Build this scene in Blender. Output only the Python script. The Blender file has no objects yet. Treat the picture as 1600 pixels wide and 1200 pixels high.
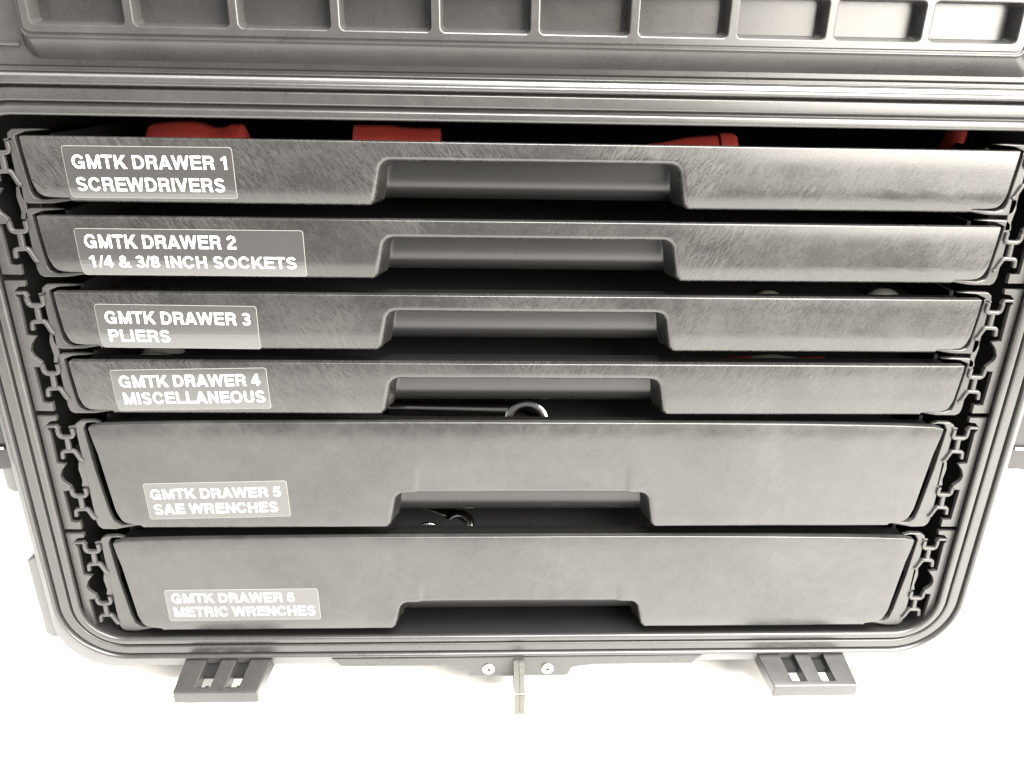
import bpy, bmesh, math, random
from mathutils import Vector, Matrix
random.seed(7)
S = bpy.context.scene
COL = S.collection
mm = 0.001

# ------------------------------------------------------------------ camera
cam_d = bpy.data.cameras.new('camera'); cam = bpy.data.objects.new('camera', cam_d); COL.objects.link(cam)
cam_d.sensor_fit = 'HORIZONTAL'; cam_d.sensor_width = 36; cam_d.lens = 27.0
cam_d.clip_start = 0.01; cam_d.clip_end = 100
def cam_rot(yaw, pitch, roll):
    y, p, r = map(math.radians, (yaw, pitch, roll))
    M = Matrix.Rotation(y, 3, 'Z') @ Matrix.Rotation(p, 3, 'X')
    rt, fw, up = M @ Vector((1, 0, 0)), M @ Vector((0, 1, 0)), M @ Vector((0, 0, 1))
    c, s = math.cos(r), math.sin(r)
    r2, u2 = c*rt + s*up, -s*rt + c*up
    return Matrix((r2, u2, -fw)).transposed().to_4x4()
cam.matrix_world = Matrix.Translation((-.02275652, -.38201426, .03557944)) @ cam_rot(-2.2956543, -22.6986084, 1.10498047)
S.camera = cam

# ------------------------------------------------------------------ world, lamp and fills, exposure
W = bpy.data.worlds.new('World'); S.world = W; W.use_nodes = True
bg = W.node_tree.nodes['Background']; bg.inputs[0].default_value = (1, .985, .96, 1); bg.inputs[1].default_value = 0.15
def area(name, loc, target, sx, sy, power, col):
    l = bpy.data.lights.new(name, 'AREA'); l.shape = 'RECTANGLE'; l.size = sx; l.size_y = sy
    l.energy = power; l.color = col
    o = bpy.data.objects.new(name, l); COL.objects.link(o); o.location = loc
    o.rotation_euler = (Vector(target) - Vector(loc)).to_track_quat('-Z', 'Y').to_euler()
    return o
area('ceiling_lamp', (0.38, -0.58, 1.30), (0.16, -.30, -0.35), 1.4, 0.75, 92, (1, .985, .955))
area('side_fill', (1.02, -1.05, 0.45), (0.15, 0, 0.05), 1.2, 1.2, 60.0, (1, .945, .86))  # added light that lifts the right side in place of lens flare
area('left_fill', (-1.1, -0.9, 0.3), (-.2, 0, -0.1), 0.5, 0.8, 2.5, (1, .95, .90))  # weak fill added to brighten the left end, not a known source
S.view_settings.view_transform = 'Standard'; S.view_settings.look = 'None'
S.view_settings.exposure = 1.6; S.view_settings.gamma = 1
S.cycles.max_bounces = 8; S.cycles.diffuse_bounces = 5; S.cycles.glossy_bounces = 4

# ------------------------------------------------------------------ materials
def nodes(name):
    m = bpy.data.materials.new(name); m.use_nodes = True
    nt = m.node_tree; return m, nt, nt.nodes, nt.links, nt.nodes['Principled BSDF']
def plastic(name, base, rough, scuff=0.5, grain=1.0, spec=0.5, tint=(1, .98, .95), scratch=0.5, hi=2.6, rvar=.14):
    m, nt, N, L, P = nodes(name)
    tc0 = N.new('ShaderNodeTexCoord'); oi = N.new('ShaderNodeObjectInfo')
    va = N.new('ShaderNodeVectorMath'); va.operation = 'ADD'; L.new(tc0.outputs['Object'], va.inputs[0]); L.new(oi.outputs['Random'], va.inputs[1])
    class tc: outputs = {'Object': va.outputs[0]}
    def noise(scale, detail=4, rg=.55, vec=None, dist=0.):
        n = N.new('ShaderNodeTexNoise'); n.inputs['Scale'].default_value = scale; n.inputs['Detail'].default_value = detail
        n.inputs['Roughness'].default_value = rg; n.inputs['Distortion'].default_value = dist
        L.new(vec or tc.outputs['Object'], n.inputs['Vector']); return n.outputs['Fac']
    def ramp(src, a, b, c0=(0, 0, 0, 1), c1=(1, 1, 1, 1)):
        r = N.new('ShaderNodeMapRange'); r.inputs[1].default_value = a; r.inputs[2].default_value = b
        L.new(src, r.inputs[0]); return r.outputs[0]
    def math2(op, a, b):
        n = N.new('ShaderNodeMath'); n.operation = op
        for i, v in enumerate((a, b)):
            if isinstance(v, (int, float)): n.inputs[i].default_value = v
            else: L.new(v, n.inputs[i])
        return n.outputs[0]
    big = ramp(noise(14, 5, .6, dist=.6), .35, .7)
    mid = ramp(noise(90, 5, .7, dist=1.0), .42, .72)
    # scratches: noise stretched along slanted directions
    scr = None
    ab = N.new('ShaderNodeVectorMath'); ab.operation = 'ABSOLUTE'; L.new(tc0.outputs['Object'], ab.inputs[0])
    sv = N.new('ShaderNodeVectorMath'); sv.operation = 'ADD'; L.new(ab.outputs[0], sv.inputs[0]); L.new(oi.outputs['Random'], sv.inputs[1])
    for ang, sc in ((-52, 1.0), (-38, 1.1), (-68, .8)):
        rt = N.new('ShaderNodeMapping'); rt.inputs['Rotation'].default_value = (0, math.radians(ang), 0)
        L.new(sv.outputs[0], rt.inputs['Vector'])
        mp = N.new('ShaderNodeMapping')
        mp.inputs['Scale'].default_value = (140*sc, 60, 1200*sc); L.new(rt.outputs[0], mp.inputs['Vector'])
        s_ = ramp(noise(1, 3, .6, mp.outputs[0]), .50, .70)
        scr = s_ if scr is None else math2('MAXIMUM', scr, s_)
    zone = ramp(noise(22, 3, .5), .38, .62)
    scr = math2('MULTIPLY', scr, zone)
    speck = ramp(noise(900, 1, .5), .76, .84)
    gr = ramp(noise(1250, 2, .6), .25, .75)
    smudge = math2('ADD', math2('MULTIPLY', big, .45*scuff), math2('MULTIPLY', mid, .35*scuff))
    fac = math2('ADD', smudge, math2('MULTIPLY', scr, scratch))
    fac = math2('ADD', fac, math2('MULTIPLY', gr, .28*grain))
    cfac = math2('ADD', fac, math2('MULTIPLY', speck, 2.0*scuff))
    mx = N.new('ShaderNodeMix'); mx.data_type = 'RGBA'
    mx.inputs['A'].default_value = tuple(base*t for t in tint) + (1,)
    mx.inputs['B'].default_value = tuple(min(1, base*hi*t) for t in tint) + (1,)
    L.new(cfac, mx.inputs['Factor']); mx.clamp_factor = False; L.new(mx.outputs['Result'], P.inputs['Base Color'])
    rr = N.new('ShaderNodeMapRange'); rr.inputs[3].default_value = rough - .05; rr.inputs[4].default_value = rough + rvar
    L.new(fac, rr.inputs[0]); L.new(rr.outputs[0], P.inputs['Roughness'])
    P.inputs['Specular IOR Level'].default_value = spec
    fine = noise(1700, 3, .6)
    h = math2('ADD', math2('MULTIPLY', fine, .6*grain), math2('MULTIPLY', scr, -.22*scratch))
    bp = N.new('ShaderNodeBump'); bp.inputs['Strength'].default_value = .16; bp.inputs['Distance'].default_value = .00025
    L.new(h, bp.inputs['Height']); L.new(bp.outputs[0], P.inputs['Normal'])
    return m
M_panel = plastic('drawer_plastic', .007, .26, scuff=.5, scratch=.6, spec=.36, hi=4.2)
M_deep = plastic('deep_drawer_plastic', .009, .30, scuff=.7, scratch=.3, grain=.6, spec=.36, hi=3.6, rvar=.16)
M_smooth = plastic('recess_plastic', .008, .34, scuff=.15, scratch=.1, grain=.5, spec=.32)
M_case = plastic('case_plastic', .014, .30, scuff=.4, scratch=.15, grain=.7, spec=.40)
M_lip = plastic('lip_plastic', .016, .36, scuff=.3, scratch=.1, grain=.6, spec=.36)
M_in = plastic('shaded_plastic', .004, .6, scuff=.2, scratch=.0, spec=.15)  # darker plastic, shade of gaps and drawer insides put into its colour
M_skirt = plastic('flange_plastic', .032, .42, scuff=.4, scratch=.2, tint=(1, 1, 1), spec=.5)

def simple(name, col, rough=.5, metal=0., bump=0., scale=800, var=.15):
    m, nt, N, L, P = nodes(name)
    tc = N.new('ShaderNodeTexCoord'); n = N.new('ShaderNodeTexNoise'); n.inputs['Scale'].default_value = scale; n.inputs['Detail'].default_value = 4
    L.new(tc.outputs['Object'], n.inputs['Vector'])
    mx = N.new('ShaderNodeMix'); mx.data_type = 'RGBA'
    mx.inputs['A'].default_value = tuple(c*(1-var) for c in col) + (1,); mx.inputs['B'].default_value = tuple(min(1, c*(1+var)) for c in col) + (1,)
    L.new(n.outputs['Fac'], mx.inputs['Factor']); L.new(mx.outputs['Result'], P.inputs['Base Color'])
    P.inputs['Roughness'].default_value = rough; P.inputs['Metallic'].default_value = metal
    if bump:
        b = N.new('ShaderNodeBump'); b.inputs['Strength'].default_value = bump; b.inputs['Distance'].default_value = .0004
        L.new(n.outputs['Fac'], b.inputs['Height']); L.new(b.outputs[0], P.inputs['Normal'])
    return m
M_sticker = simple('sticker_film', (.017, .0165, .016), .30, 0, .06, 900, .12)
M_sticker.node_tree.nodes['Principled BSDF'].inputs['Specular IOR Level'].default_value = .75
M_edge = simple('sticker_edge', (.11, .108, .10), .45)
M_print = simple('white_print', (.50, .50, .49), .5, var=.03)
M_foam = simple('charcoal_foam', (.014, .014, .016), .95, 0, 1.0, 1100, .98)
M_foam.node_tree.nodes['Principled BSDF'].inputs['Specular IOR Level'].default_value = .08
M_red = simple('red_handle', (.22, .026, .02), .45, 0, .1, 300, .15)
M_chrome = simple('chrome_steel', (.30, .30, .29), .18, 1.0, .05, 300, .1)
M_steel = simple('brushed_steel', (.085, .083, .075), .34, 1.0, .2, 600, .2)
M_screw = simple('plated_screw', (.36, .35, .32), .4, .9, .1, 500, .1)
M_slot = simple('screw_socket', (.05, .035, .018), .7)
M_grey = simple('grey_grip', (.12, .12, .115), .5, 0, .2, 400, .15)
M_table = simple('table_top', (.88, .87, .85), .55, 0, .05, 40, .02)

# ------------------------------------------------------------------ mesh helpers (millimetres in, metres out)
class MB:
    def __init__(s): s.v = []; s.f = []; s.mi = []
    def add(s, vs, fs, mi=0):
        o = len(s.v); s.v += [tuple(v) for v in vs]; s.f += [tuple(i+o for i in f) for f in fs]; s.mi += [mi]*len(fs)
    def loops(s, loops, closed=True, cap0=False, cap1=False, mi=0):
        n = len(loops[0]); vs = [p for l in loops for p in l]; fs = []
        for k in range(len(loops)-1):
            for i in range(n if closed else n-1):
                j = (i+1) % n
                fs.append((k*n+i, k*n+j, (k+1)*n+j, (k+1)*n+i))
        if cap0: fs.append(tuple(reversed(range(n))))
        if cap1: fs.append(tuple((len(loops)-1)*n+i for i in range(n)))
        s.add(vs, fs, mi)
    def box(s, x0, x1, y0, y1, z0, z1, b=0, mi=0):
        if b <= 0:
            vs = [(x, y, z) for x in (x0, x1) for y in (y0, y1) for z in (z0, z1)]
            s.add(vs, [(0, 1, 3, 2), (4, 6, 7, 5), (0, 4, 5, 1), (2, 3, 7, 6), (0, 2, 6, 4), (1, 5, 7, 3)], mi); return
        bm = bmesh.new(); bmesh.ops.create_cube(bm, size=1)
        for v in bm.verts:
            v.co = Vector(((x0+x1)/2+v.co.x*(x1-x0), (y0+y1)/2+v.co.y*(y1-y0), (z0+z1)/2+v.co.z*(z1-z0)))
        bmesh.ops.bevel(bm, geom=bm.edges[:], offset=b, segments=2, affect='EDGES', profile=.5)
        bm.verts.index_update(); s.add([v.co[:] for v in bm.verts], [[v.index for v in f.verts] for f in bm.faces], mi); bm.free()
    def build(s, name, mats, parent=None, smooth=True, angle=40, label=None, cuts=None, bend=None):
        me = bpy.data.meshes.new(name)
        me.from_pydata([(x*mm, y*mm, z*mm) for x, y, z in s.v], [], s.f)
        if not isinstance(mats, (list, tuple)): mats = [mats]
        for m in mats: me.materials.append(m)
        bm = bmesh.new(); bm.from_mesh(me)
        for f, mi in zip(bm.faces, s.mi): f.material_index = mi
        big = [f for f in bm.faces if len(f.verts) > 4]
        if big: bmesh.ops.triangulate(bm, faces=big, ngon_method='EAR_CLIP')
        bmesh.ops.recalc_face_normals(bm, faces=bm.faces[:])
        if cuts:
            for ax, vals in enumerate(cuts):
                no = (1, 0, 0) if ax == 0 else (0, 0, 1)
                for v in vals:
                    bmesh.ops.bisect_plane(bm, geom=bm.verts[:]+bm.edges[:]+bm.faces[:], dist=1e-7, plane_co=tuple(c*v*mm for c in no), plane_no=no)
        if bend:
            for v in bm.verts: v.co.y += bend(v.co.x/mm, v.co.y/mm, v.co.z/mm)*mm
        bm.to_mesh(me); bm.free()
        if smooth:
            for p in me.polygons: p.use_smooth = True
            me.set_sharp_from_angle(angle=math.radians(angle))
        o = bpy.data.objects.new(name, me); COL.objects.link(o)
        if smooth:
            w = o.modifiers.new('weighted', 'WEIGHTED_NORMAL'); w.keep_sharp = True; w.weight = 100
        if parent: o.parent = parent
        if label: o['label'] = label
        return o

def fillet(pts, closed=True, n=5):
    """pts (x, z, r): corners rounded with radius r"""
    out = []; N = len(pts)
    for i, p in enumerate(pts):
        r = p[2] if len(p) > 2 else 0
        if r <= 0 or (not closed and i in (0, N-1)): out.append((p[0], p[1])); continue
        P = Vector(p[:2]); A = Vector(pts[i-1][:2]); B = Vector(pts[(i+1) % N][:2])
        a = (A-P); b = (B-P); la, lb = a.length, b.length; a /= la; b /= lb
        ang = a.angle(b); t = min(r/math.tan(ang/2), la*.48, lb*.48); rr = t*math.tan(ang/2)
        c = P + (a+b).normalized()*(rr/math.sin(ang/2))
        s, e = P+a*t-c, P+b*t-c
        tot = s.angle_signed(e)
        for k in range(n+1):
            q = s.copy(); q.rotate(Matrix.Rotation(-tot*k/n, 2)); out.append((c.x+q.x, c.y+q.y))
    return out
def normals(path, closed=True):
    n = len(path); res = []
    for i in range(n):
        a = Vector(path[i-1]) if (closed or i) else None
        b = Vector(path[(i+1) % n]) if (closed or i < n-1) else None
        p = Vector(path[i]); ds = []
        if a is not None and (p-a).length > 1e-9: ds.append((p-a).normalized())
        if b is not None and (b-p).length > 1e-9: ds.append((b-p).normalized())
        nn = [Vector((d.y, -d.x)) for d in ds]
        m = sum(nn, Vector((0, 0)))
        m.normalize(); k = max(.5, m.dot(nn[0])) if nn else 1
        res.append(m/k)
    return res
def area2(path): return sum(path[i-1][0]*path[i][1]-path[i][0]*path[i-1][1] for i in range(len(path)))
def sweep(mb, path, prof, closed=False, mi=0, caps=True):
    """prof: list (offset along right-hand normal, y), path in xz"""
    nn = normals(path, closed)
    loops = [[(path[i][0]+nn[i].x*o, y, path[i][1]+nn[i].y*o) for i in range(len(path))] for o, y in prof]
    mb.loops(loops, closed, mi=mi)
    if caps and not closed:
        for e in (0, -1):
            mb.add([l[e] for l in loops], [tuple(range(len(loops)))], mi)
def ridge(mb, path, w, y0, y1, mi=0):
    h = w/2
    prof = [(-h, y1), (-h, y0+.45*h), (-.75*h, y0+.12*h), (-.3*h, y0), (.3*h, y0), (.75*h, y0+.12*h), (h, y0+.45*h), (h, y1)]
    sweep(mb, path, prof, False, mi)
def plate(mb, outline, y0, y1, b=.5, steps=3, wfun=None, mi=0):
    """solid plate with rounded front edge; outline (x,z) any winding"""
    if area2(outline) < 0: outline = outline[::-1]
    nn = normals(outline)           # right-hand normal of a CCW path points outwards
    loops = [[(x, y1, z) for x, z in outline]]
    for k in range(steps+1):
        t = k/steps*math.pi/2
        L = []
        for i, (x, z) in enumerate(outline):
            w = wfun(x, z, nn[i]) if wfun else b
            ins = w*(1-math.cos(t)); L.append((x-nn[i].x*ins, y0+w*(1-math.sin(t)), z-nn[i].y*ins))
        loops.append(L)
    mb.loops(loops, True, cap0=True, cap1=True, mi=mi)
def mir(path, s): return [(s*p[0],)+tuple(p[1:]) for p in path]
def rrect(x0, x1, z0, z1, r, n=10):
    out = []
    for cx, cz, a0 in ((x1-r, z1-r, 0), (x0+r, z1-r, 90), (x0+r, z0+r, 180), (x1-r, z0+r, 270)):
        for k in range(n+1):
            a = math.radians(a0+90*k/n); out.append((cx+r*math.cos(a), cz+r*math.sin(a)))
    return out
def tube(mb, pts, radii, n=12, mi=0, caps=True, flat=1.0):
    pts = [Vector(p) for p in pts]; loops = []
    up = Vector((0, 0, 1))
    for i, p in enumerate(pts):
        d = (pts[min(i+1, len(pts)-1)]-pts[max(i-1, 0)]).normalized()
        a = d.cross(up); a = a.normalized() if a.length > 1e-4 else Vector((1, 0, 0))
        b = a.cross(d).normalized(); r = radii[i] if isinstance(radii, (list, tuple)) else radii
        loops.append([tuple(p+a*(r*math.cos(2*math.pi*k/n))+b*(r*flat*math.sin(2*math.pi*k/n))) for k in range(n)])
    mb.loops(loops, True, cap0=caps, cap1=caps, mi=mi)

# ------------------------------------------------------------------ table
mb = MB(); mb.box(-1500, 1500, -620, 1600, -385, -345)
table = mb.build('table', M_table, smooth=False); table['kind'] = 'structure'

# ------------------------------------------------------------------ tool case
case = bpy.data.objects.new('tool_case', None); COL.objects.link(case)
case['label'] = 'black hard plastic tool case with six labelled drawers, flipped-up lid and open latches'
case['category'] = 'tool case'
case.empty_display_size = .05

CX = -1.0
# shell (sides, top, bottom, back)
mb = MB()
x0, x1, zt, zb = CX-276, CX+276, 26.5, -314
mb.box(x0, x0+6, 14, 300, zb, zt); mb.box(x1-6, x1, 14, 300, zb, zt)
mb.box(x0+6, x1-6, 14, 300, zt-5, zt); mb.box(x0+6, x1-6, 14, 300, zb, zb+5)
mb.box(x0+6, x1-6, 294, 299.8, zb+5, zt-5)
for x in (-200, 180):
    for y in (70, 240): mb.box(x, x+40, y, y+30, -344.8, zb-.01, 2)
shell = mb.build('shell', M_case, case)
mb = MB()  # inner walls, shade of the deep gaps put into their colour
mb.box(x0+6.2, x0+8, 30, 293, zb+6, zt-6); mb.box(x1-8, x1-6.2, 30, 293, zb+6, zt-6)
mb.box(x0+9, x1-9, 291, 293, zb+6, zt-6)
mb.build('shade_liner', M_in, case)

# front rim: swept rounded rectangle (u outwards, y)
IX0, IX1, IZ0, IZ1, IR = CX-264.3, CX+264.3, -295.4, 9.2, 24
def ring(name, prof, mat):
    mb = MB(); loops = []
    for u, y in prof:
        loops.append([(x, y, z) for x, z in rrect(IX0-u, IX1+u, IZ0-u, IZ1+u, IR+u, 14)])
    mb.loops(loops, True)
    return mb.build(name, mat, case, angle=50)
ring('shade_wall', [(1.0, 3.2), (1.0, 60)], M_in)  # dark ring that paints the shade in the gap behind the lip
ring('inner_lip', [(2.5, 7), (.4, 2.8), (0, 1.8), (.25, .7), (.8, .15), (1.5, 0), (3.1, 0), (3.8, .15), (4.2, .7), (4.5, 1.6), (4.7, 3.2), (5.5, 3.5)], M_case)
ring('seal_band', [(5.5, 3.4), (5.9, 3.2), (6.2, 1.6), (6.6, 1.0), (7.3, .8), (11.2, .8), (11.8, 1.0), (12.2, 1.7), (12.4, 3.0), (12.9, 3.4)], M_case)
ring('outer_ridge', [(12.9, 3.4), (13.2, 2.0), (13.5, .6), (14.0, -.1), (14.6, -.4), (15.4, -.3), (15.9, .2), (16.3, 1.0), (16.8, 1.3), (17.2, 1.7)], M_case)
# outer flange: skirt wider at the bottom and the lower corners
mb = MB()
def skirt(xo, zo, r, y): return [(x, y, z) for x, z in rrect(CX-xo, CX+xo, -zo, 27.4, r, 14)]
inner = [(x, 1.7, z) for x, z in rrect(IX0-17.1, IX1+17.1, IZ0-17.1, IZ1+17.1, IR+17.1, 14)]
mb.loops([inner, skirt(283.5, 318.0, 33, 2.6), skirt(284.3, 318.8, 33, 3.4), skirt(284.6, 319.2, 33, 5), skirt(284.6, 319.2, 33, 13), skirt(276, 312, 30, 14)], True)
mb.build('outer_flange', M_skirt, case, angle=35)

# raised bumpers on the sides behind the flange
for s in (-1, 1):
    for z0, z1 in ((-196, -172), (-300, -243)):
        mb = MB()
        ol = [(280, z1+6), (293, z1), (293.2, z0+3), (290, z0), (278, z0)]
        ol = [(CX+s*x, z) for x, z in ol]
        plate(mb, ol, 8, 60, 1.0)
        mb.build('side_bumper', M_skirt, case)
    # side handle: two arms and a grip
    mb = MB()
    plate(mb, fillet([(CX+s*279, -112, 0), (CX+s*296, -106, 3), (CX+s*345, -120, 8), (CX+s*345, -202, 8), (CX+s*300, -182, 3), (CX+s*279, -179, 0)], True, 4), 7, 26, 1.5)
    hd = mb.build('side_handle', M_smooth, case)
    mb = MB(); tube(mb, [(CX+s*286.5, 5.6, -166), (CX+s*338, 5.6, -168)], 1.1, 10); mb.build('handle_glint', M_chrome, hd)  # chrome bar added as the bright highlight line on the handle

# bottom flange thickening with hasp block and its screws
mb = MB()
ol = fillet([(-118, -312.8, 0), (-112, -319.6, 2), (-48, -319.8, 5), (-34.5, -321.6, 4), (-31.8, -328.6, 2), (32.0, -328.6, 2), (34.7, -321.6, 4), (48, -319.8, 5), (112, -319.6, 2), (118, -312.8, 0)])
plate(mb, ol, .9, 14, .8)
hb = mb.build('hasp_block', M_case, case)
for x in (-18.8, 18.8):
    mb = MB()
    loops = []
    for r, y in ((4.0, .9), (4.0, .1), (3.6, -.25), (2.6, -.4), (1.15, -.42)):
        loops.append([(x+r*math.cos(a), y, -322+r*math.sin(a)) for a in [2*math.pi*k/28 for k in range(28)]])
    mb.loops(loops, True)
    s1 = [(x+1.15*math.cos(a), -.42, -322+1.15*math.sin(a)) for a in [2*math.pi*k/28 for k in range(28)]]
    s2 = [(p[0], .4, p[2]) for p in s1]
    mb.loops([s1, s2], True, cap1=True, mi=1)
    mb.build('screw', [M_screw, M_slot], case)
# padlock staple: two vertical steel plates side by side
mb = MB()
for xa, xb in ((-3.1, .15), (.35, 3.6)):
    prof = fillet([(2, -314, 0), (-22.0, -321.8, 1.5), (-23.5, -336.5, 1.5), (-14, -340, 2), (2, -334, 0)], True, 4)   # (y, z)
    loops = [[(x, y, z) for y, z in prof] for x in (xa, xa+.4, xb-.4, xb)]
    mb.loops(loops, True, cap0=True, cap1=True)
mb.build('staple', M_steel, case)

# two open draw latches under the bottom edge
def latch(xl, xr, skew):
    mb = MB()
    def P(u, v, w):   # u 0..1 across, v 0..1 forward, w down
        xa = xl + (-.5 if skew < 0 else 4.0)*v; xb = xr - (4.0 if skew < 0 else -.5)*v
        return (xa+(xb-xa)*u, 6-28*v, -311.5-5.5*v-w)
    us = [0, .25, .415, .60, .755, 1]; vs = [0, .42, .86, 1]
    th = 8.6
    solid = lambda i, j: not (i in (1, 3) and j < 2)
    for w in (0, th):
        for i in range(5):
            for j in range(3):
                if solid(i, j):
                    if j == 1 and False: pass
                    mb.add([P(us[i], vs[j], w), P(us[i+1], vs[j], w), P(us[i+1], vs[j+1], w), P(us[i], vs[j+1], w)], [(0, 1, 2, 3)])
    def wall(a, b): mb.add([P(*a, 0), P(*b, 0), P(*b, th), P(*a, th)], [(0, 1, 2, 3)])
    for j in range(3):
        wall((0, vs[j]), (0, vs[j+1])); wall((1, vs[j]), (1, vs[j+1]))
    for i in range(5): wall((us[i], 1), (us[i+1], 1))
    for i in range(5):
        if i % 2 == 0: wall((us[i], 0), (us[i+1], 0))
        else:
            wall((us[i], vs[2]), (us[i+1], vs[2]))
            for e in (us[i], us[i+1]):
                wall((e, vs[0]), (e, vs[1])); wall((e, vs[1]), (e, vs[2]))
    # merge and bevel
    me = bpy.data.meshes.new('tmp'); me.from_pydata(mb.v, [], mb.f)
    bm = bmesh.new(); bm.from_mesh(me); bmesh.ops.remove_doubles(bm, verts=bm.verts[:], dist=.001)
    bmesh.ops.recalc_face_normals(bm, faces=bm.faces[:])
    ed = [e for e in bm.edges if len(e.link_faces) == 2 and e.calc_face_angle(0) > math.radians(50)]
    bmesh.ops.bevel(bm, geom=ed, offset=.9, segments=2, affect='EDGES', profile=.5)
    bm.verts.index_update()
    mb2 = MB(); mb2.add([v.co[:] for v in bm.verts], [[v.index for v in f.verts] for f in bm.faces]); bm.free(); bpy.data.meshes.remove(me)
    L = mb2.build('latch', M_case, case)
    mb = MB()
    for a_, b_ in ((us[1], us[2]), (us[3], us[4])):
        q0, q1, q2, q3 = P(a_-.01, 0, 4.5), P(b_+.01, 0, 4.5), P(b_+.01, .45, 4.5), P(a_-.01, .45, 4.5)
        w_ = 2.5; mb.add([q0, q1, q2, q3] + [(p[0], p[1], p[2]-w_) for p in (q0, q1, q2, q3)], [(0, 1, 2, 3), (7, 6, 5, 4), (0, 4, 5, 1), (1, 5, 6, 2), (2, 6, 7, 3), (3, 7, 4, 0)])
        mb.build('slot_web', M_in, L, smooth=False); mb = MB()
    # hooks folded underneath
    mb = MB()
    for u in (.3, .5, .68):
        p = P(u, .9, th); mb.box(p[0]-1.2, p[0]+1.2, -16, -8, p[2]-5, p[2]-.05, .4)
    mb.build('latch_hook', M_case, L)
latch(-208.5, -154.5, -1)
latch(153.5, 210.0, 1)

# ------------------------------------------------------------------ lid, opened upwards
mb = MB()
base = rrect(CX-285, CX+285, 30.2, 330, 3, 3)
LX = 228
mb.loops([[(x, 30, z) for x, z in base], [(x, 9, z) for x, z in base], [(x, 8.2, z) for x, z in rrect(CX-284.2, CX+284.2, 31, 329, 3, 3)]], True, cap0=True, cap1=True)
lid = mb.build('lid', M_case, case)
mb = MB()
mb.loops([[(x, y, 28.4+.5*math.sin(a)) for x in (CX-285, CX+285)] for a, y in [(2*math.pi*k/10, 7.2+.5*math.cos(2*math.pi*k/10)) for k in range(11)]], False)
mb.box(CX-285, CX+285, 7.3, 12, 27.7, 30.1)
mb.build('hinge_edge', M_case, lid)
for s in (-1, 1):
    mb = MB(); sweep(mb, [(s*234.5, 39.6), (s*284, 39.6)], [(-1.1, 8.3), (-.8, 7.2), (0, 6.8), (.8, 7.2), (1.1, 8.3)])
    mb.build('bead', M_case, lid)
# raised pocket block
mb = MB()
mb.loops([[(x, 8.1, z) for x, z in rrect(-233, 243, 33.4, 325, 8, 6)],
          [(x, 7.0, z) for x, z in rrect(-231.5, 240, 35.0, 324, 6, 6)],
          [(x, 1.6, z) for x, z in rrect(-229, 229, 41.2, 322, 3, 6)],
          [(x, .9, z) for x, z in rrect(-228.9, 228.9, 42.0, 322, 3, 6)],
          [(x, .1, z) for x, z in rrect(-228.6, 228.6, 42.5, 322, 3, 6)],
          [(x, .1, z) for x, z in rrect(-228.3, 228.3, 43.1, 321.5, 3, 6)],
          [(x, .7, z) for x, z in rrect(-228.2, 228.2, 43.4, 321, 3, 6)],
          [(x, .7, z) for x, z in rrect(-228.0, 228.0, 44.1, 321, 3, 6)],
          [(x, 0, z) for x, z in rrect(-227.7, 227.7, 44.6, 320.6, 3, 6)]], True)
edge_loop = [(x, z) for x, z in rrect(-227.7, 227.7, 44.6, 320.6, 3, 6)]
bm = bmesh.new()
def ring_edges(pts):
    vs = [bm.verts.new((x, 0, z)) for x, z in pts]
    for i in range(len(vs)): bm.edges.new((vs[i-1], vs[i]))
ring_edges(edge_loop)
rib = [-225.9, -180.7, -134.7, -89.7, -44.8, 0, 45.1, 90.3, 135.4, 180.1, 225.6]
cells = []
for r in range(12):
    z0, z1 = 47.9+r*22.2, 64.7+r*22.2
    for i in range(10):
        cells.append((rib[i]+2.2, rib[i+1]-2.2, z0, z1))
for a, b, c, d in cells: ring_edges(rrect(a-.7, b+.7, c-.7, d+.7, 2.6, 4))
bmesh.ops.triangle_fill(bm, edges=bm.edges[:], use_beauty=True)
bm.verts.index_update()
mb.add([v.co[:] for v in bm.verts], [[v.index for v in f.verts] for f in bm.faces]); bm.free()
for a, b, c, d in cells:
    mb.loops([[(x, 0, z) for x, z in rrect(a-.7, b+.7, c-.7, d+.7, 2.6, 4)],
              [(x, .2, z) for x, z in rrect(a-.25, b+.25, c-.25, d+.25, 2.2, 4)],
              [(x, .9, z) for x, z in rrect(a, b, c, d, 2.0, 4)],
              [(x, 11, z) for x, z in rrect(a+.9, b-.9, c+2.4, d-.3, 1.6, 4)],
              [(x, 12.6, z) for x, z in rrect(a+2.2, b-2.2, c+4.2, d-1.4, 1.2, 4)]], True, cap1=True)
mb.build('pocket_grid', M_case, lid, angle=35)

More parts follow.
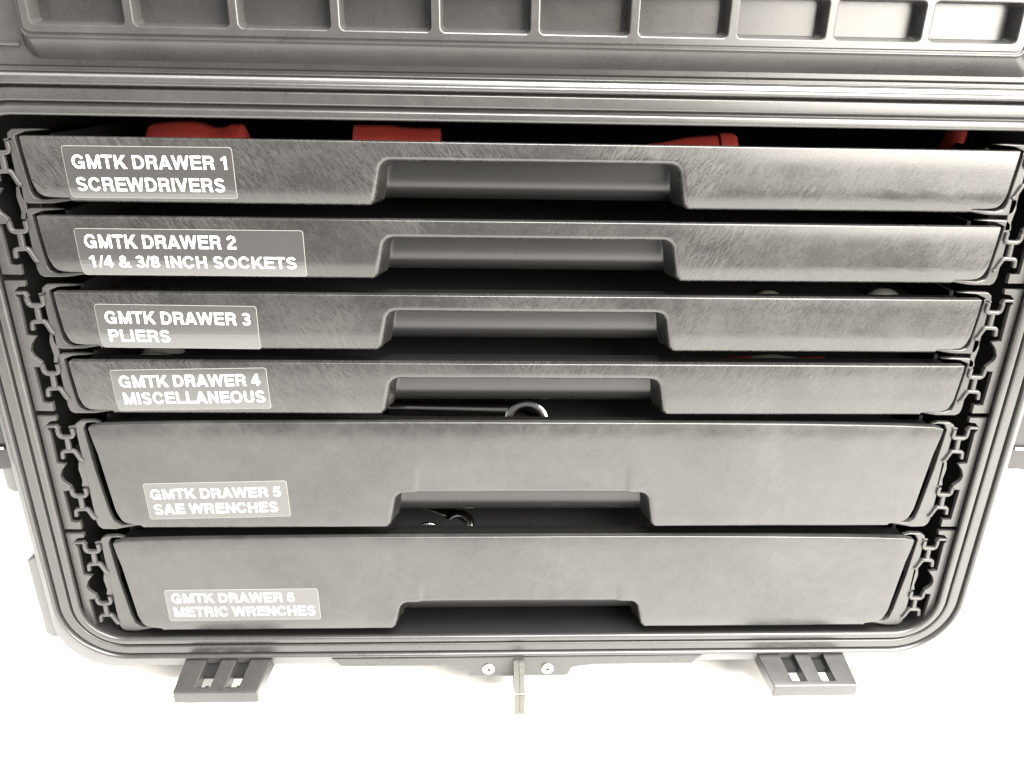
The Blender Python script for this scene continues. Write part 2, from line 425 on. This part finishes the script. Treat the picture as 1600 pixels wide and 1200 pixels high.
# ------------------------------------------------------------------ side columns: plates, rails
def column(s, top, zbot):
    """one wall module, local z measured down from its top edge; s=-1 left, +1 right"""
    T = lambda pts: [(s*p[0] + (0 if s < 0 else -1.6), top+p[1]) + tuple(p[2:]) for p in pts]
    y0 = 4
    mb = MB()
    H = zbot-top
    lo = H+73.6
    ol = [(265.2, -.3, 0), (255.0, -.3, 0), (255.2, -2.9, 0), (259.0, -3.4, 1.5), (261.6, -6.2, 1), (261.2, -8.0, 0), (260.2, -9.5, 0), (260.6, -29.4, 0), (255.8, -30.2, 0),
          (258.8, -33.8, 3), (260.5, -38.0, 3), (259.5, -41.2, 3), (255.9, -44.6, 1), (256.2, -46.8, 0), (260.7, -47.2, 0), (260.4, -67.6, 0), (257.5, -68.0, 0), (255.3, -67.4, 0), (255.4, -72.6, 0), (265.2, -72.6, 0)]
    if top < -200: ol = ol[:-5] + [(260.4, -66.5, 0), (262.0, -66.5, .5), (265.2, -57.0, 2)]   # lowest module is cut to the corner radius
    # wound so that the fillet helper sees a closed path
    plate(mb, fillet(T([(x, z, r) for x, z, r in ol]), True, 2), y0, 6.4, .25)
    mod = mb.build('wall_plate', M_lip, case)
    mb = MB()   # curled hook at the top of the plate
    ridge(mb, fillet(T([(262.0, -7.6), (261.2, -6.6, 1), (256.6, -6.6, 1.2), (255.6, -8.6)]), False), 1.5, y0-.4, 6.3)
    mb.build('hook', M_lip, mod)
    for k in (0, 1):
        o = -37.6*k if k else 0
        mb = MB()
        q = lambda pts: fillet(T([(p[0], p[1]+o)+tuple(p[2:]) for p in pts]), False, 5)
        ridge(mb, q([(256.6, -8.4), (256.3, -13.6, 2.2), (248.3, -13.2, 2.0), (248.6, -8.2)]), 2.2, y0, 6.2)
        ridge(mb, q([(252.5, -13.6), (252.8, -22.2)]), 2.8, y0+.25, 6.2)
        ridge(mb, q([(257.0, -26.6), (256.6, -22.3, 1.6), (250.0, -21.8, 2.2), (247.6, -27.4), (246.4, -28.6)]), 2.1, y0+.1, 6.2)
        mb.build('drawer_rail', M_lip, mod)
    mb = MB()
    plate(mb, fillet(T([(249.4, -29.0, .5), (246.4, -29.2, .3), (246.8, -45.2, .3), (250.6, -45.0, .4), (249.6, -41, 2), (250.4, -34, 2)]), True, 3), y0+1.4, 6.6, .4)
    mb.build('wall_tab', M_lip, mod); mb = MB()
    plate(mb, T([(250.6, -7.2), (246.2, -6.2), (246.3, -7.8), (250.2, -8.2)]), y0+1.4, 6.6, .3)
    mb.build('hook_tip', M_lip, mod)
    mb = MB()   # recessed wall, shade of the opening put into its dark colour, slightly bulged
    plate(mb, fillet(T([(262, -30, 1), (251, -28, 1), (250.6, -46, 1), (262, -47, 1)])), 26, 40, 1)
    mb.build('shade_backing', M_in, mod)
for s in (-1, 1):
    for top in (5.2, -70.4, -145.8, -221.2):
        column(s, top, top-73)

# ------------------------------------------------------------------ drawers
# label text: (line, x0, z0, x1) baseline left, right
TOPS = [0, -37.2, -75.5, -113.0, -151.5, -226.2]
HS = [30.6, 30.2, 30.6, 30.5, 64.8, 64.2]
STICK = [
    dict(rect=(-221.4, -142.2, -28.0, -3.8), rot=0.2, text='GMTK DRAWER 1 / SCREWDRIVERS', lines=[('GMTK DRAWER 1', -217.5, -145.4, -14.1, 6.2), ('SCREWDRIVERS', -217.3, -147.6, -24.6, 6.3)]),
    dict(rect=(-223.2, -112.2, -66.3, -42.7), rot=0, text='GMTK DRAWER 2 / 1/4 & 3/8 INCH SOCKETS', lines=[('GMTK DRAWER 2', -219.0, -145.6, -52.3, 6.6), ('1/4 & 3/8 INCH SOCKETS', -218.4, -116.9, -62.1, 6.0)]),
    dict(rect=(-220.8, -139.3, -105.4, -81.4), rot=-.4, text='GMTK DRAWER 3 / PLIERS', lines=[('GMTK DRAWER 3', -216.3, -142.9, -91.6, 6.5), ('PLIERS', -216.0, -185.2, -101.6, 6.6)]),
    dict(rect=(-219.2, -137.6, -140.4, -116.4), rot=1.2, text='GMTK DRAWER 4 / MISCELLANEOUS', lines=[('GMTK DRAWER 4', -215.3, -141.6, -126.4, 6.6), ('MISCELLANEOUS', -214.8, -140.2, -136.2, 6.7)]),
    dict(rect=(-213.3, -133.4, -208.3, -184.8), rot=1.4, text='GMTK DRAWER 5 / SAE WRENCHES', lines=[('GMTK DRAWER 5', -210.2, -137.4, -194.9, 6.2), ('SAE WRENCHES', -209.7, -140.2, -204.8, 6.4)]),
    dict(rect=(-213.0, -121.8, -281.3, -258.3), rot=.5, text='GMTK DRAWER 6 / METRIC WRENCHES', lines=[('GMTK DRAWER 6', -209.5, -136.2, -267.7, 6.8), ('METRIC WRENCHES', -209.3, -124.7, -277.8, 6.8)]),
]
# block capitals drawn as strokes: every glyph is a list of flat polygons, cap height 1
SW = .188
def g_rect(x0, x1, y0, y1): return [(x0, y0), (x1, y0), (x1, y1), (x0, y1)]
def g_diag(xb, xt, yb=0, yt=1, t=SW*1.12): return [(xb, yb), (xb+t, yb), (xt+t, yt), (xt, yt)]
def g_arc(cx, cy, rx, ry, a0, a1, w=SW, n=16):
    o, i = [], []
    for k in range(n+1):
        a = math.radians(a0+(a1-a0)*k/n); c, s_ = math.cos(a), math.sin(a)
        o.append((cx+(rx+w/2)*c, cy+(ry+w/2*.93)*s_)); i.append((cx+(rx-w/2)*c, cy+(ry-w/2*.93)*s_))
    return [[o[k], o[k+1], i[k+1], i[k]] for k in range(n)]
def glyph(ch):
    w = SW; h = .93*SW; V = lambda x, y0=0, y1=1: [g_rect(x, x+w, y0, y1)]
    Hb = lambda x0, x1, y: [g_rect(x0, x1, y, y+h)]
    if ch == ' ': return .36, []
    if ch == 'I': return .385, V(.085)
    if ch == '/': return .385, [g_diag(-.02, .27, 0, 1, .13)]
    if ch == 'T': return .85, V(.425-w/2, 0, 1-h) + Hb(.03, .82, 1-h)
    if ch == 'E': return .92, V(.10) + Hb(.1+w, .86, 1-h) + Hb(.1+w, .82, .5-h/2+.02) + Hb(.1+w, .87, 0)
    if ch == 'L': return .84, V(.10) + Hb(.1+w, .81, 0)
    if ch == 'H': return 1.0, V(.1) + V(.9-w) + Hb(.1+w, .9-w, .41)
    if ch == 'N': return 1.0, V(.1) + V(.9-w) + [[(.1+w, 1), (.1+w, .68), (.9-w, 0), (.9-w, .32)]]
    if ch == 'M': return 1.16, V(.1) + V(1.06-w) + [[(.1+w, 1), (.1+w, .60), (.50, 0), (.58, 0), (.58, .30)], [(1.06-w, 1), (1.06-w, .60), (.66, 0), (.58, 0), (.58, .30)]]
    if ch == 'V': return .93, [g_diag(.345, .0, 0, 1, w*1.1), g_diag(.345, .69, 0, 1, w*1.1)]
    if ch == 'W': return 1.31, [g_diag(.24, .0, 0, 1, w), g_diag(.24, .545, 0, 1, w*.98), g_diag(.85, .545, 0, 1, w*.98), g_diag(.85, 1.09, 0, 1, w)]
    if ch == 'A': return 1.0, [g_diag(.02, .385, 0, 1, w*1.08), g_diag(.75, .385, 0, 1, w*1.08)] + Hb(.22, .78, .2)
    if ch == 'K': return 1.0, V(.1) + [[(.315, .50), (.315, .24), (.96, 1), (.70, 1)], [(.40, .50), (.55, .66), (1.0, 0), (.73, 0)]]
    if ch in 'CGO':
        cx = .52; rx = .46-w/2; ry = .515-h/2
        if ch == 'O': return 1.08, g_arc(cx+.01, .5, rx+.02, ry, 0, 360, n=28)
        if ch == 'C': return 1.0, g_arc(cx-.02, .5, rx, ry, 28, 332, n=26)
        return 1.08, g_arc(cx, .5, rx, ry, 30, 325, n=26) + Hb(.54, .95, .35) + [g_rect(.79, .95, .0, .36)]
    if ch == 'D': return 1.0, V(.1) + Hb(.1+w, .5, 1-h) + Hb(.1+w, .5, 0) + g_arc(.5, .5, .435-w/2, .5-h/2, -90, 90)
    if ch in 'PR':
        r = V(.1) + Hb(.1+w, .62, 1-h) + Hb(.1+w, .62, .40) + g_arc(.62, (.40+1)/2, .27-w/2, .30-h/2, -90, 90)
        if ch == 'P': return .92, r
        return 1.0, r + [[(.62, .42), (.86, .40), (.88, .14), (.93, 0), (.69, 0), (.66, .12)]]
    if ch == 'U': return 1.0, V(.1, .33) + V(.9-w, .33) + g_arc(.5, .35, .4-w/2, .365-h/2, 180, 360)
    if ch == 'S': return .93, g_arc(.46, .725, .36-w/2, .29-h/2+.0, 15, 265) + g_arc(.46, .275, .375-w/2, .29-h/2, 95, -165) + [[(.43, .56), (.43, .36), (.52, .42), (.52, .62)]]
    if ch == '1': return .77, V(.30) + [[(.08, .68), (.08, .82), (.30, .93), (.30, .72)], [(.30, .93), (.36, 1), (.30, 1)]]
    if ch == '2': return .77, g_arc(.385, .69, .34-w/2, .32-h/2, 175, -35) + [[(.05, h), (.05, 0), (.36, .30), (.66, .56), (.52, .66), (.18, .36)]] + Hb(.05, .73, 0)
    if ch == '3': return .77, g_arc(.375, .735, .32-w/2, .275-h/2, 160, -80) + g_arc(.375, .275, .345-w/2, .285-h/2, 80, -165) + Hb(.28, .42, .44)
    if ch == '4': return .77, V(.43) + Hb(.02, .75, .2) + [[(.02, .38), (.20, .38), (.43, .74), (.43, 1)]]
    if ch == '5': return .77, g_arc(.375, .33, .345-w/2, .34-h/2, 140, -160) + Hb(.14, .69, 1-h) + [[(.13, 1), (.07, .46), (.26, .46), (.31, 1)]]
    if ch == '6': return .77, g_arc(.385, .33, .345-w/2, .34-h/2, 0, 360, n=24) + g_arc(.41, .52, .37-w/2, .49-h/2, 40, 185)
    if ch == '8': return .77, g_arc(.385, .735, .315-w/2, .275-h/2, 0, 360, n=24) + g_arc(.385, .28, .345-w/2, .29-h/2, 0, 360, n=24)
    if ch == '&': return 1.0, g_arc(.42, .77, .25-w*.42, .24-h/2, 0, 360, w*.85, 22) + g_arc(.40, .27, .35-w/2, .28-h/2, 60, 330) + [[(.27, .60), (.42, .66), (.98, 0), (.72, 0)], [(.70, .46), (.88, .46), (.80, .20), (.66, .08), (.58, .22)]]
    raise ValueError(ch)
def text_mesh(txt):
    v, f, layer, x = [], [], [], 0
    for c in txt:
        adv, polys = glyph(c)
        for k, p in enumerate(polys):
            o = len(v); v += [(x+q[0], q[1], k) for q in p]; f.append(tuple(range(o, o+len(p))))
        x += adv
    return v, f

for d in range(6):
    T, H = TOPS[d], HS[d]; deep = d > 3
    B = T-H
    # tray body
    mb = MB()
    X = 236
    mb.box(-X, -X+2, 20, 285, B+2, T-.5); mb.box(X-2, X, 20, 285, B+2, T-.5)
    mb.box(-X+2, X-2, 283, 285, B+2, T-.5); mb.box(-X+2, X-2, 20, 283, B+2, B+3.5)
    tray = mb.build('drawer', M_in, case, smooth=False, label='drawer with the label %s' % STICK[d]['text'])
    # front panel
    sx = 222.0 if not deep else 218.3
    tx = 240.4 if not deep else 237.9
    nt_top = T-8.9 if not deep else B+(23.3 if d == 4 else 20.4)
    cr = 0.0 if not deep else 3.4
    left = [(-tx, T, .6)]
    if deep: left += [(-tx+2.6, T-.24*H, 0), (-tx+6.0, T-.8*H, 0), (-tx+8.6, B+4.6, 5), (-tx+15, B+2.5, 3)]
    else: left += [(-tx+1.4, T-.66*H, 0), (-tx+3.4, B+2.9, 5.5), (-tx+10, B+2.1, 3)]
    left += [(-sx-1.2, B+2.0, .8), (-sx, B+.1, 1.2), (-76.6, B, 4.2), (-72.2, nt_top, 5.6)]
    right = [(-x, z, r) for x, z, r in reversed(left)]
    if deep: top = [(tx*math.cos(math.pi*k/14), T+cr*math.sin(math.pi*k/14)**.6, 0) for k in range(1, 14)]
    else: top = [(tx*math.cos(math.pi*k/8), T, 0) for k in range(1, 8)]
    ol = fillet(left+right+top, True, 6)
    def wf(x, z, n, B=B, T=T, nt_top=nt_top):
        if abs(x) < 77.5 and z < nt_top+4.5: return 2.6
        if n.y < -.8 and z < B+1.5: return 1.7
        if z > T-.8: return .55
        return .9
    mb = MB(); plate(mb, ol, 0, 5, steps=5, wfun=wf)
    def bend(x, y, z, B=B, T=T, deep=deep, tx=tx, nt=nt_top, d=d):
        if y > 3.5: return 0
        ss = lambda t: max(0, min(1, t))**2*(3-2*max(0, min(1, t)))
        e = 11 if deep else 10.5
        f = (1.5 if deep else 2.0)*max(0, (B+e-z)/e)**2 + (.7 if deep else .45)*max(0, (z-(T-9))/9)**2
        f += .5*max(0, (abs(x)-tx+14)/14)**2
        if deep and abs(x) < 66:
            f += 1.1*ss((62.5-abs(x)-.07*(z-nt))/3)*ss((nt+24-z)/22)
        f += .12*math.sin(x*.031+d*1.7)*math.cos(z*.09+d) + .05*math.sin(x*.11+d)
        return f
    xs = [i*6 for i in range(-40, 41)] + [s_*v for s_ in (-1, 1) for v in (56, 57.5, 59, 61, 62.5, 64)]*(1 if deep else 0)
    zs = [B+.8+i*(H-1.6)/(24 if deep else 14) for i in range(25 if deep else 15)]
    mb.build('front_panel', M_deep if deep else M_panel, tray, angle=50, cuts=(xs, zs), bend=bend)
    # handle recess behind the notch
    mb = MB()
    path = fillet([(-78.2, B+.2), (-76.2, B+1.6, 1), (-72.2, nt_top, 5.6), (72.2, nt_top, 5.6), (76.2, B+1.6, 1), (78.2, B+.2)], False, 6)
    def off(y, dx, dz, path=path):
        return [(x*(1-dx/75), y, z-dz*(1 if abs(x) < 72 else .5)*(1 if z > B+5 else .1)) for x, z in path]
    mb.loops([off(4, -.4, 0), off(9, .8, .2), off(13.2, 1.8, .3), off(14.6, 3.0, .5)], False)
    ztop = nt_top-.6
    prof = [(14.6+6.0*(k/12)**5, ztop+(B+1.2-ztop)*k/12) for k in range(13)]
    prof = [(y, z) for y, z in prof if z <= ztop]
    lp = []
    for y, z in prof:
        t = (z-B)/(nt_top-B); w = 76.1-3.4*t
        lp.append([(-w+2.6, y-.5, z), (-w+3.4, y-.15, z), (-w+4.8, y, z), (0, y, z), (w-4.8, y, z), (w-3.4, y-.15, z), (w-2.6, y-.5, z)])
    mb.loops(lp, False)
    # shelf that joins recess and tray
    mb.build('handle_recess', M_smooth, tray, angle=60)
    mb = MB()
    mb.box(-X, -75.5, 10, 19.8, B+2, T-3); mb.box(75.5, X, 10, 19.8, B+2, T-3); mb.box(-75.4, 75.4, 22.3, 23, B+1.4, T-3)
    mb.box(-75.4, 75.4, 16, 21, nt_top+.3, T-3)
    mb.build('front_core', M_in, tray, smooth=False)  # coloured dark for the shade behind the panel
    # side lips wrapping the panel ends
    for s in (-1, 1):
        mb = MB()
        if deep:
            o_ = [(-233, T+.9, 0), (-237, T+2.3, 2), (-243.5, T+2.0, 1.5), (-246.6, T+.3, 1.5), (-247.0, T-4, 2), (-247.0, B+2, 3), (-246.3, B-.9, 2.5), (-244.2, B-3.0, 2), (-236.7, B-3.2, 3), (-221.0, B-.2, 0)]
            i_ = [(-222.5, B+1.4, 0), (-233.2, B-.2, 2.5), (-236.9, B+2.4, 3), (-238.3, B+9, 0), (-241.2, T-28, 0), (-242.6, T-2.6, .8), (-240.5, T+.9, 1.5), (-236, T+1.0, 1)]
        else:
            o_ = [(-229, T+2.5, 0), (-235.1, T+3.0, 0), (-245.8, T+2.7, 1.5), (-248.1, T+.9, 1.5), (-248.5, T-2, 2), (-248.4, B+3, 3), (-247.6, B-.3, 2), (-245.5, B-1.5, 2), (-233.8, B-1.4, 3), (-222.8, B+.4, 0)]
            i_ = [(-224.0, B+1.8, 0), (-238.3, B+.5, 2.5), (-241.9, B+1.6, 2), (-243.0, B+4.5, 0), (-244.9, T-.4, .6), (-240.5, T+1.3, 1.0)]
        pts = [(s*-x, z, r) for x, z, r in o_+i_]
        plate(mb, fillet(pts, True, 4), 5.4, 8.0, .6)
        mb.build('side_lip', M_lip, tray)
    # foam insert
    mb = MB(); mb.box(-X+3, X-3, 23.4, 280, B+4, T-(7 if d == 5 else 11), .8)
    mb.build('foam_insert', M_foam, tray)
    # sticker with white print
    st = STICK[d]; xa, xb, za, zb_ = st['rect']; cxs, czs = (xa+xb)/2, (za+zb_)/2
    ca, sa = math.cos(math.radians(st['rot'])), math.sin(math.radians(st['rot']))
    rot = lambda x, z: (cxs+(x-cxs)*ca-(z-czs)*sa, czs+(x-cxs)*sa+(z-czs)*ca)
    mb = MB()
    lp = lambda g, y: [(p[0], y, p[1]) for p in (rot(x, z) for x, z in rrect(xa+g, xb-g, za+g, zb_-g, max(.4, 1.5-g), 4))]
    mb.loops([lp(0, -.02), lp(0, -.16), lp(.12, -.2), lp(.22, -.2)], True, mi=1)
    mb.loops([lp(.22, -.2), lp(.24, -.2)], True, cap1=True)
    for txt, a, b, zz, hh in st['lines']:
        v, f = text_mesh(txt)
        mx0, mx1 = min(p[0] for p in v), max(p[0] for p in v); my0, my1 = 0, 1
        # cap height stands for the full height (the strokes of & and / are alike in height)
        vs = []
        for p in v:
            x, z = rot(a+(p[0]-mx0)/(mx1-mx0)*(b-a), zz+(p[1]-my0)/(my1-my0)*hh)
            vs.append((x, -.25-.004*(p[2] % 30), z))
        mb.add(vs, f, 2)
    mb.build('sticker', [M_sticker, M_edge, M_print], tray, smooth=False, cuts=([i*12 for i in range(-19, -8)], [B+.8+i*(H-1.6)/(24 if deep else 14) for i in range(25 if deep else 15)]), bend=lambda x, y, z: bend(x, 0, z), label='smoky film sticker printed %s in white' % st['text'])

# ------------------------------------------------------------------ tools in the drawers (each a thing of its own)
def thing(name, label, cat, group=None, loc=(0, 0, 0)):
    o = bpy.data.objects.new(name, None); COL.objects.link(o); o.empty_display_size = .02
    o['label'] = label; o['category'] = cat
    if group: o['group'] = group
    return o
G1 = 'red-handled screwdrivers in the top drawer'
def screwdriver(label, y, z, sx, stations, shaft):
    t = thing('screwdriver', label, 'screwdriver', G1)
    mb = MB(); loops = []
    for x, r in stations:
        loops.append([(x, y+r*(1-.05*(k % 4 == 0))*math.cos(2*math.pi*k/32), z+r*(1-.05*(k % 4 == 0))*math.sin(2*math.pi*k/32)) for k in range(32)])
    mb.loops(loops, True, cap0=True, cap1=True)
    mb.build('handle', M_red, t)
    mb = MB(); tube(mb, [(shaft[0], y, z), (shaft[1], y, z)], 2.6, 12); mb.build('shaft', M_chrome, t)
screwdriver('thick red screwdriver handle with a dip in its back, leftmost in drawer 1', 60, -8, 1,
    [(-204, 6), (-203, 9), (-200, 10.6), (-190, 11.6), (-180, 11.8), (-174, 10.6), (-168, 8.6), (-163, 9.2), (-158, 11.0), (-154, 10.4), (-152, 7)], (-152, -105))
screwdriver('straight red screwdriver handle above the left shoulder of the pull of drawer 1', 62, -8, 1,
    [(-94, 10.2), (-93.5, 11.2), (-85, 11.3), (-75, 11.3), (-68, 10.2), (-60, 10.0), (-48, 10.0), (-47, 9.6)], (-47, 20))
screwdriver("tapered red handle with round end collar in drawer 1, right of its pull", 55, -8, 1,
    [(60, 3), (75, 5), (88, 8.0), (104, 9.4), (104.3, 8.4), (104.9, 8.4), (105.2, 10.4), (112, 10.6), (114.5, 9.4), (115.2, 6)], (30, 61))
t = thing('screwdriver', 'short slanted red handle tip at the far right of the top drawer', 'screwdriver', G1)
mb = MB(); tube(mb, [(232, 44, 9), (235, 50, 4), (238, 58, -5), (240, 64, -12)], [4.2, 5.4, 5.8, 5.0], 16); mb.build('handle', M_red, t)
mb = MB(); tube(mb, [(240, 64, -12), (230, 120, -14)], 2.2, 10); mb.build('shaft', M_chrome, t)

G2 = 'chrome wrenches in the two deep drawers'
def wrench(label, c, R_, r, tilt, yaw, length, end=True):
    t = thing('wrench', label, 'wrench', G2)
    M = Matrix.Translation(c) @ Matrix.Rotation(math.radians(yaw), 4, 'Z') @ Matrix.Rotation(math.radians(tilt), 4, 'X')
    mb = MB(); loops = []
    for k in range(32):
        a = 2*math.pi*k/32
        sec = [(R_-r*1.0, -3.2), (R_-r*.7, -4), (R_+r*.7, -4), (R_+r, -3), (R_+r, 3), (R_+r*.7, 4), (R_-r*.7, 4), (R_-r, 3.2)]
        loops.append([tuple(M @ Vector((q*math.cos(a), q*math.sin(a), h))) for q, h in sec])
    loops.append(loops[0]); mb.loops(loops, True); mb.build('ring_end', M_chrome, t, angle=60)
    mb = MB(); loops = []
    for u, w, h in ((R_-1, 5.0, 3.2), (R_+r+6, 4.6, 2.6), (R_+r+16, 4.0, 2.2), (R_+length*.6, 3.8, 2.2), (R_+length, 4.2, 2.4)):
        loops.append([tuple(M @ Vector((-u, w*ca+6.5, h*sa))) for ca, sa in [(math.cos(2*math.pi*k/14), math.sin(2*math.pi*k/14)) for k in range(14)]])
    mb.loops(loops, True, cap0=True, cap1=True); mb.build('handle', M_chrome, t)
wrench('chrome ring end rising behind the middle of drawer 5, beneath the pull of drawer 4', (3, 34, -163), 11.0, 2.6, 68, -3, 72)
wrench('small chrome wrench arching out of the foam left of the middle of drawer 6', (-57, 30, -244), 9.0, 2.6, 66, 0, 50)
wrench('chrome wrench lying aslant behind the pull of drawer 5, near the middle of drawer 6', (-38, 34, -238), 8.6, 2.4, 48, -30, 60)
wrench('slim dark chrome wrench crossing behind the others at the right of the drawer 6 tangle', (-18, 40, -244), 7.5, 2.0, 55, 155, 45)
wrench('thin chrome ring glinting at the far left of drawer 6', (-211, 30, -246.5), 7.0, 1.6, 70, 170, 40)

G3 = 'pliers in drawer 3'
def pliers(label, x, y, z, R_, mat, cat='pliers', group=None):
    t = thing('pliers', label, cat, group)
    for s in (-1, 1):
        mb = MB(); n = 9
        pts = [(x+R_*math.cos(math.pi*k/(n-1)), y+s*5+2*s*math.sin(math.pi*k/(n-1)), z+R_*.62*math.sin(math.pi*k/(n-1))) for k in range(n)]
        tube(mb, pts, [3.2, 3.8, 4.2, 4.4, 4.4, 4.4, 4.2, 3.8, 3.2], 12); mb.build('grip', mat, t)
    mb = MB(); mb.box(x-4, x+4, y-4, y+4, z-7, z+1, 1.5); mb.build('pivot', M_chrome, t)
pliers('grey grip of pliers humped above drawer 3, near its right end', 211, 40, -91.5, 8, M_grey, group=G3)
pliers('smaller grey grip of pliers in drawer 3, right of the pull', 143, 40, -92.5, 6.5, M_grey, group=G3)
pliers('small dark steel pliers end at the far left of drawer 3', -211, 38, -92, 5, M_steel, group=G3)
pliers('wide grey tool grip in drawer 4, under the label of drawer 3', -210, 40, -131, 12, M_grey)
t = thing('multi_tool', 'tool with red and clear grey handle in drawer 4, right of the pull', 'tool')
mb = MB(); tube(mb, [(116, 40, -132.2), (122, 40, -131.2), (136, 40, -130.7)], [6, 7.6, 8], 14); mb.build('red_end', M_red, t)
mb = MB(); tube(mb, [(136.2, 40, -130.7), (150, 40, -130.2), (164, 40, -131.2)], [8, 8.6, 7.6], 14); mb.build('grip', M_grey, t)
mb = MB(); tube(mb, [(164.2, 40, -131.2), (178, 40, -130.8), (190, 40, -132.2)], [7.4, 7.8, 6], 14); mb.build('red_cap', M_red, t)
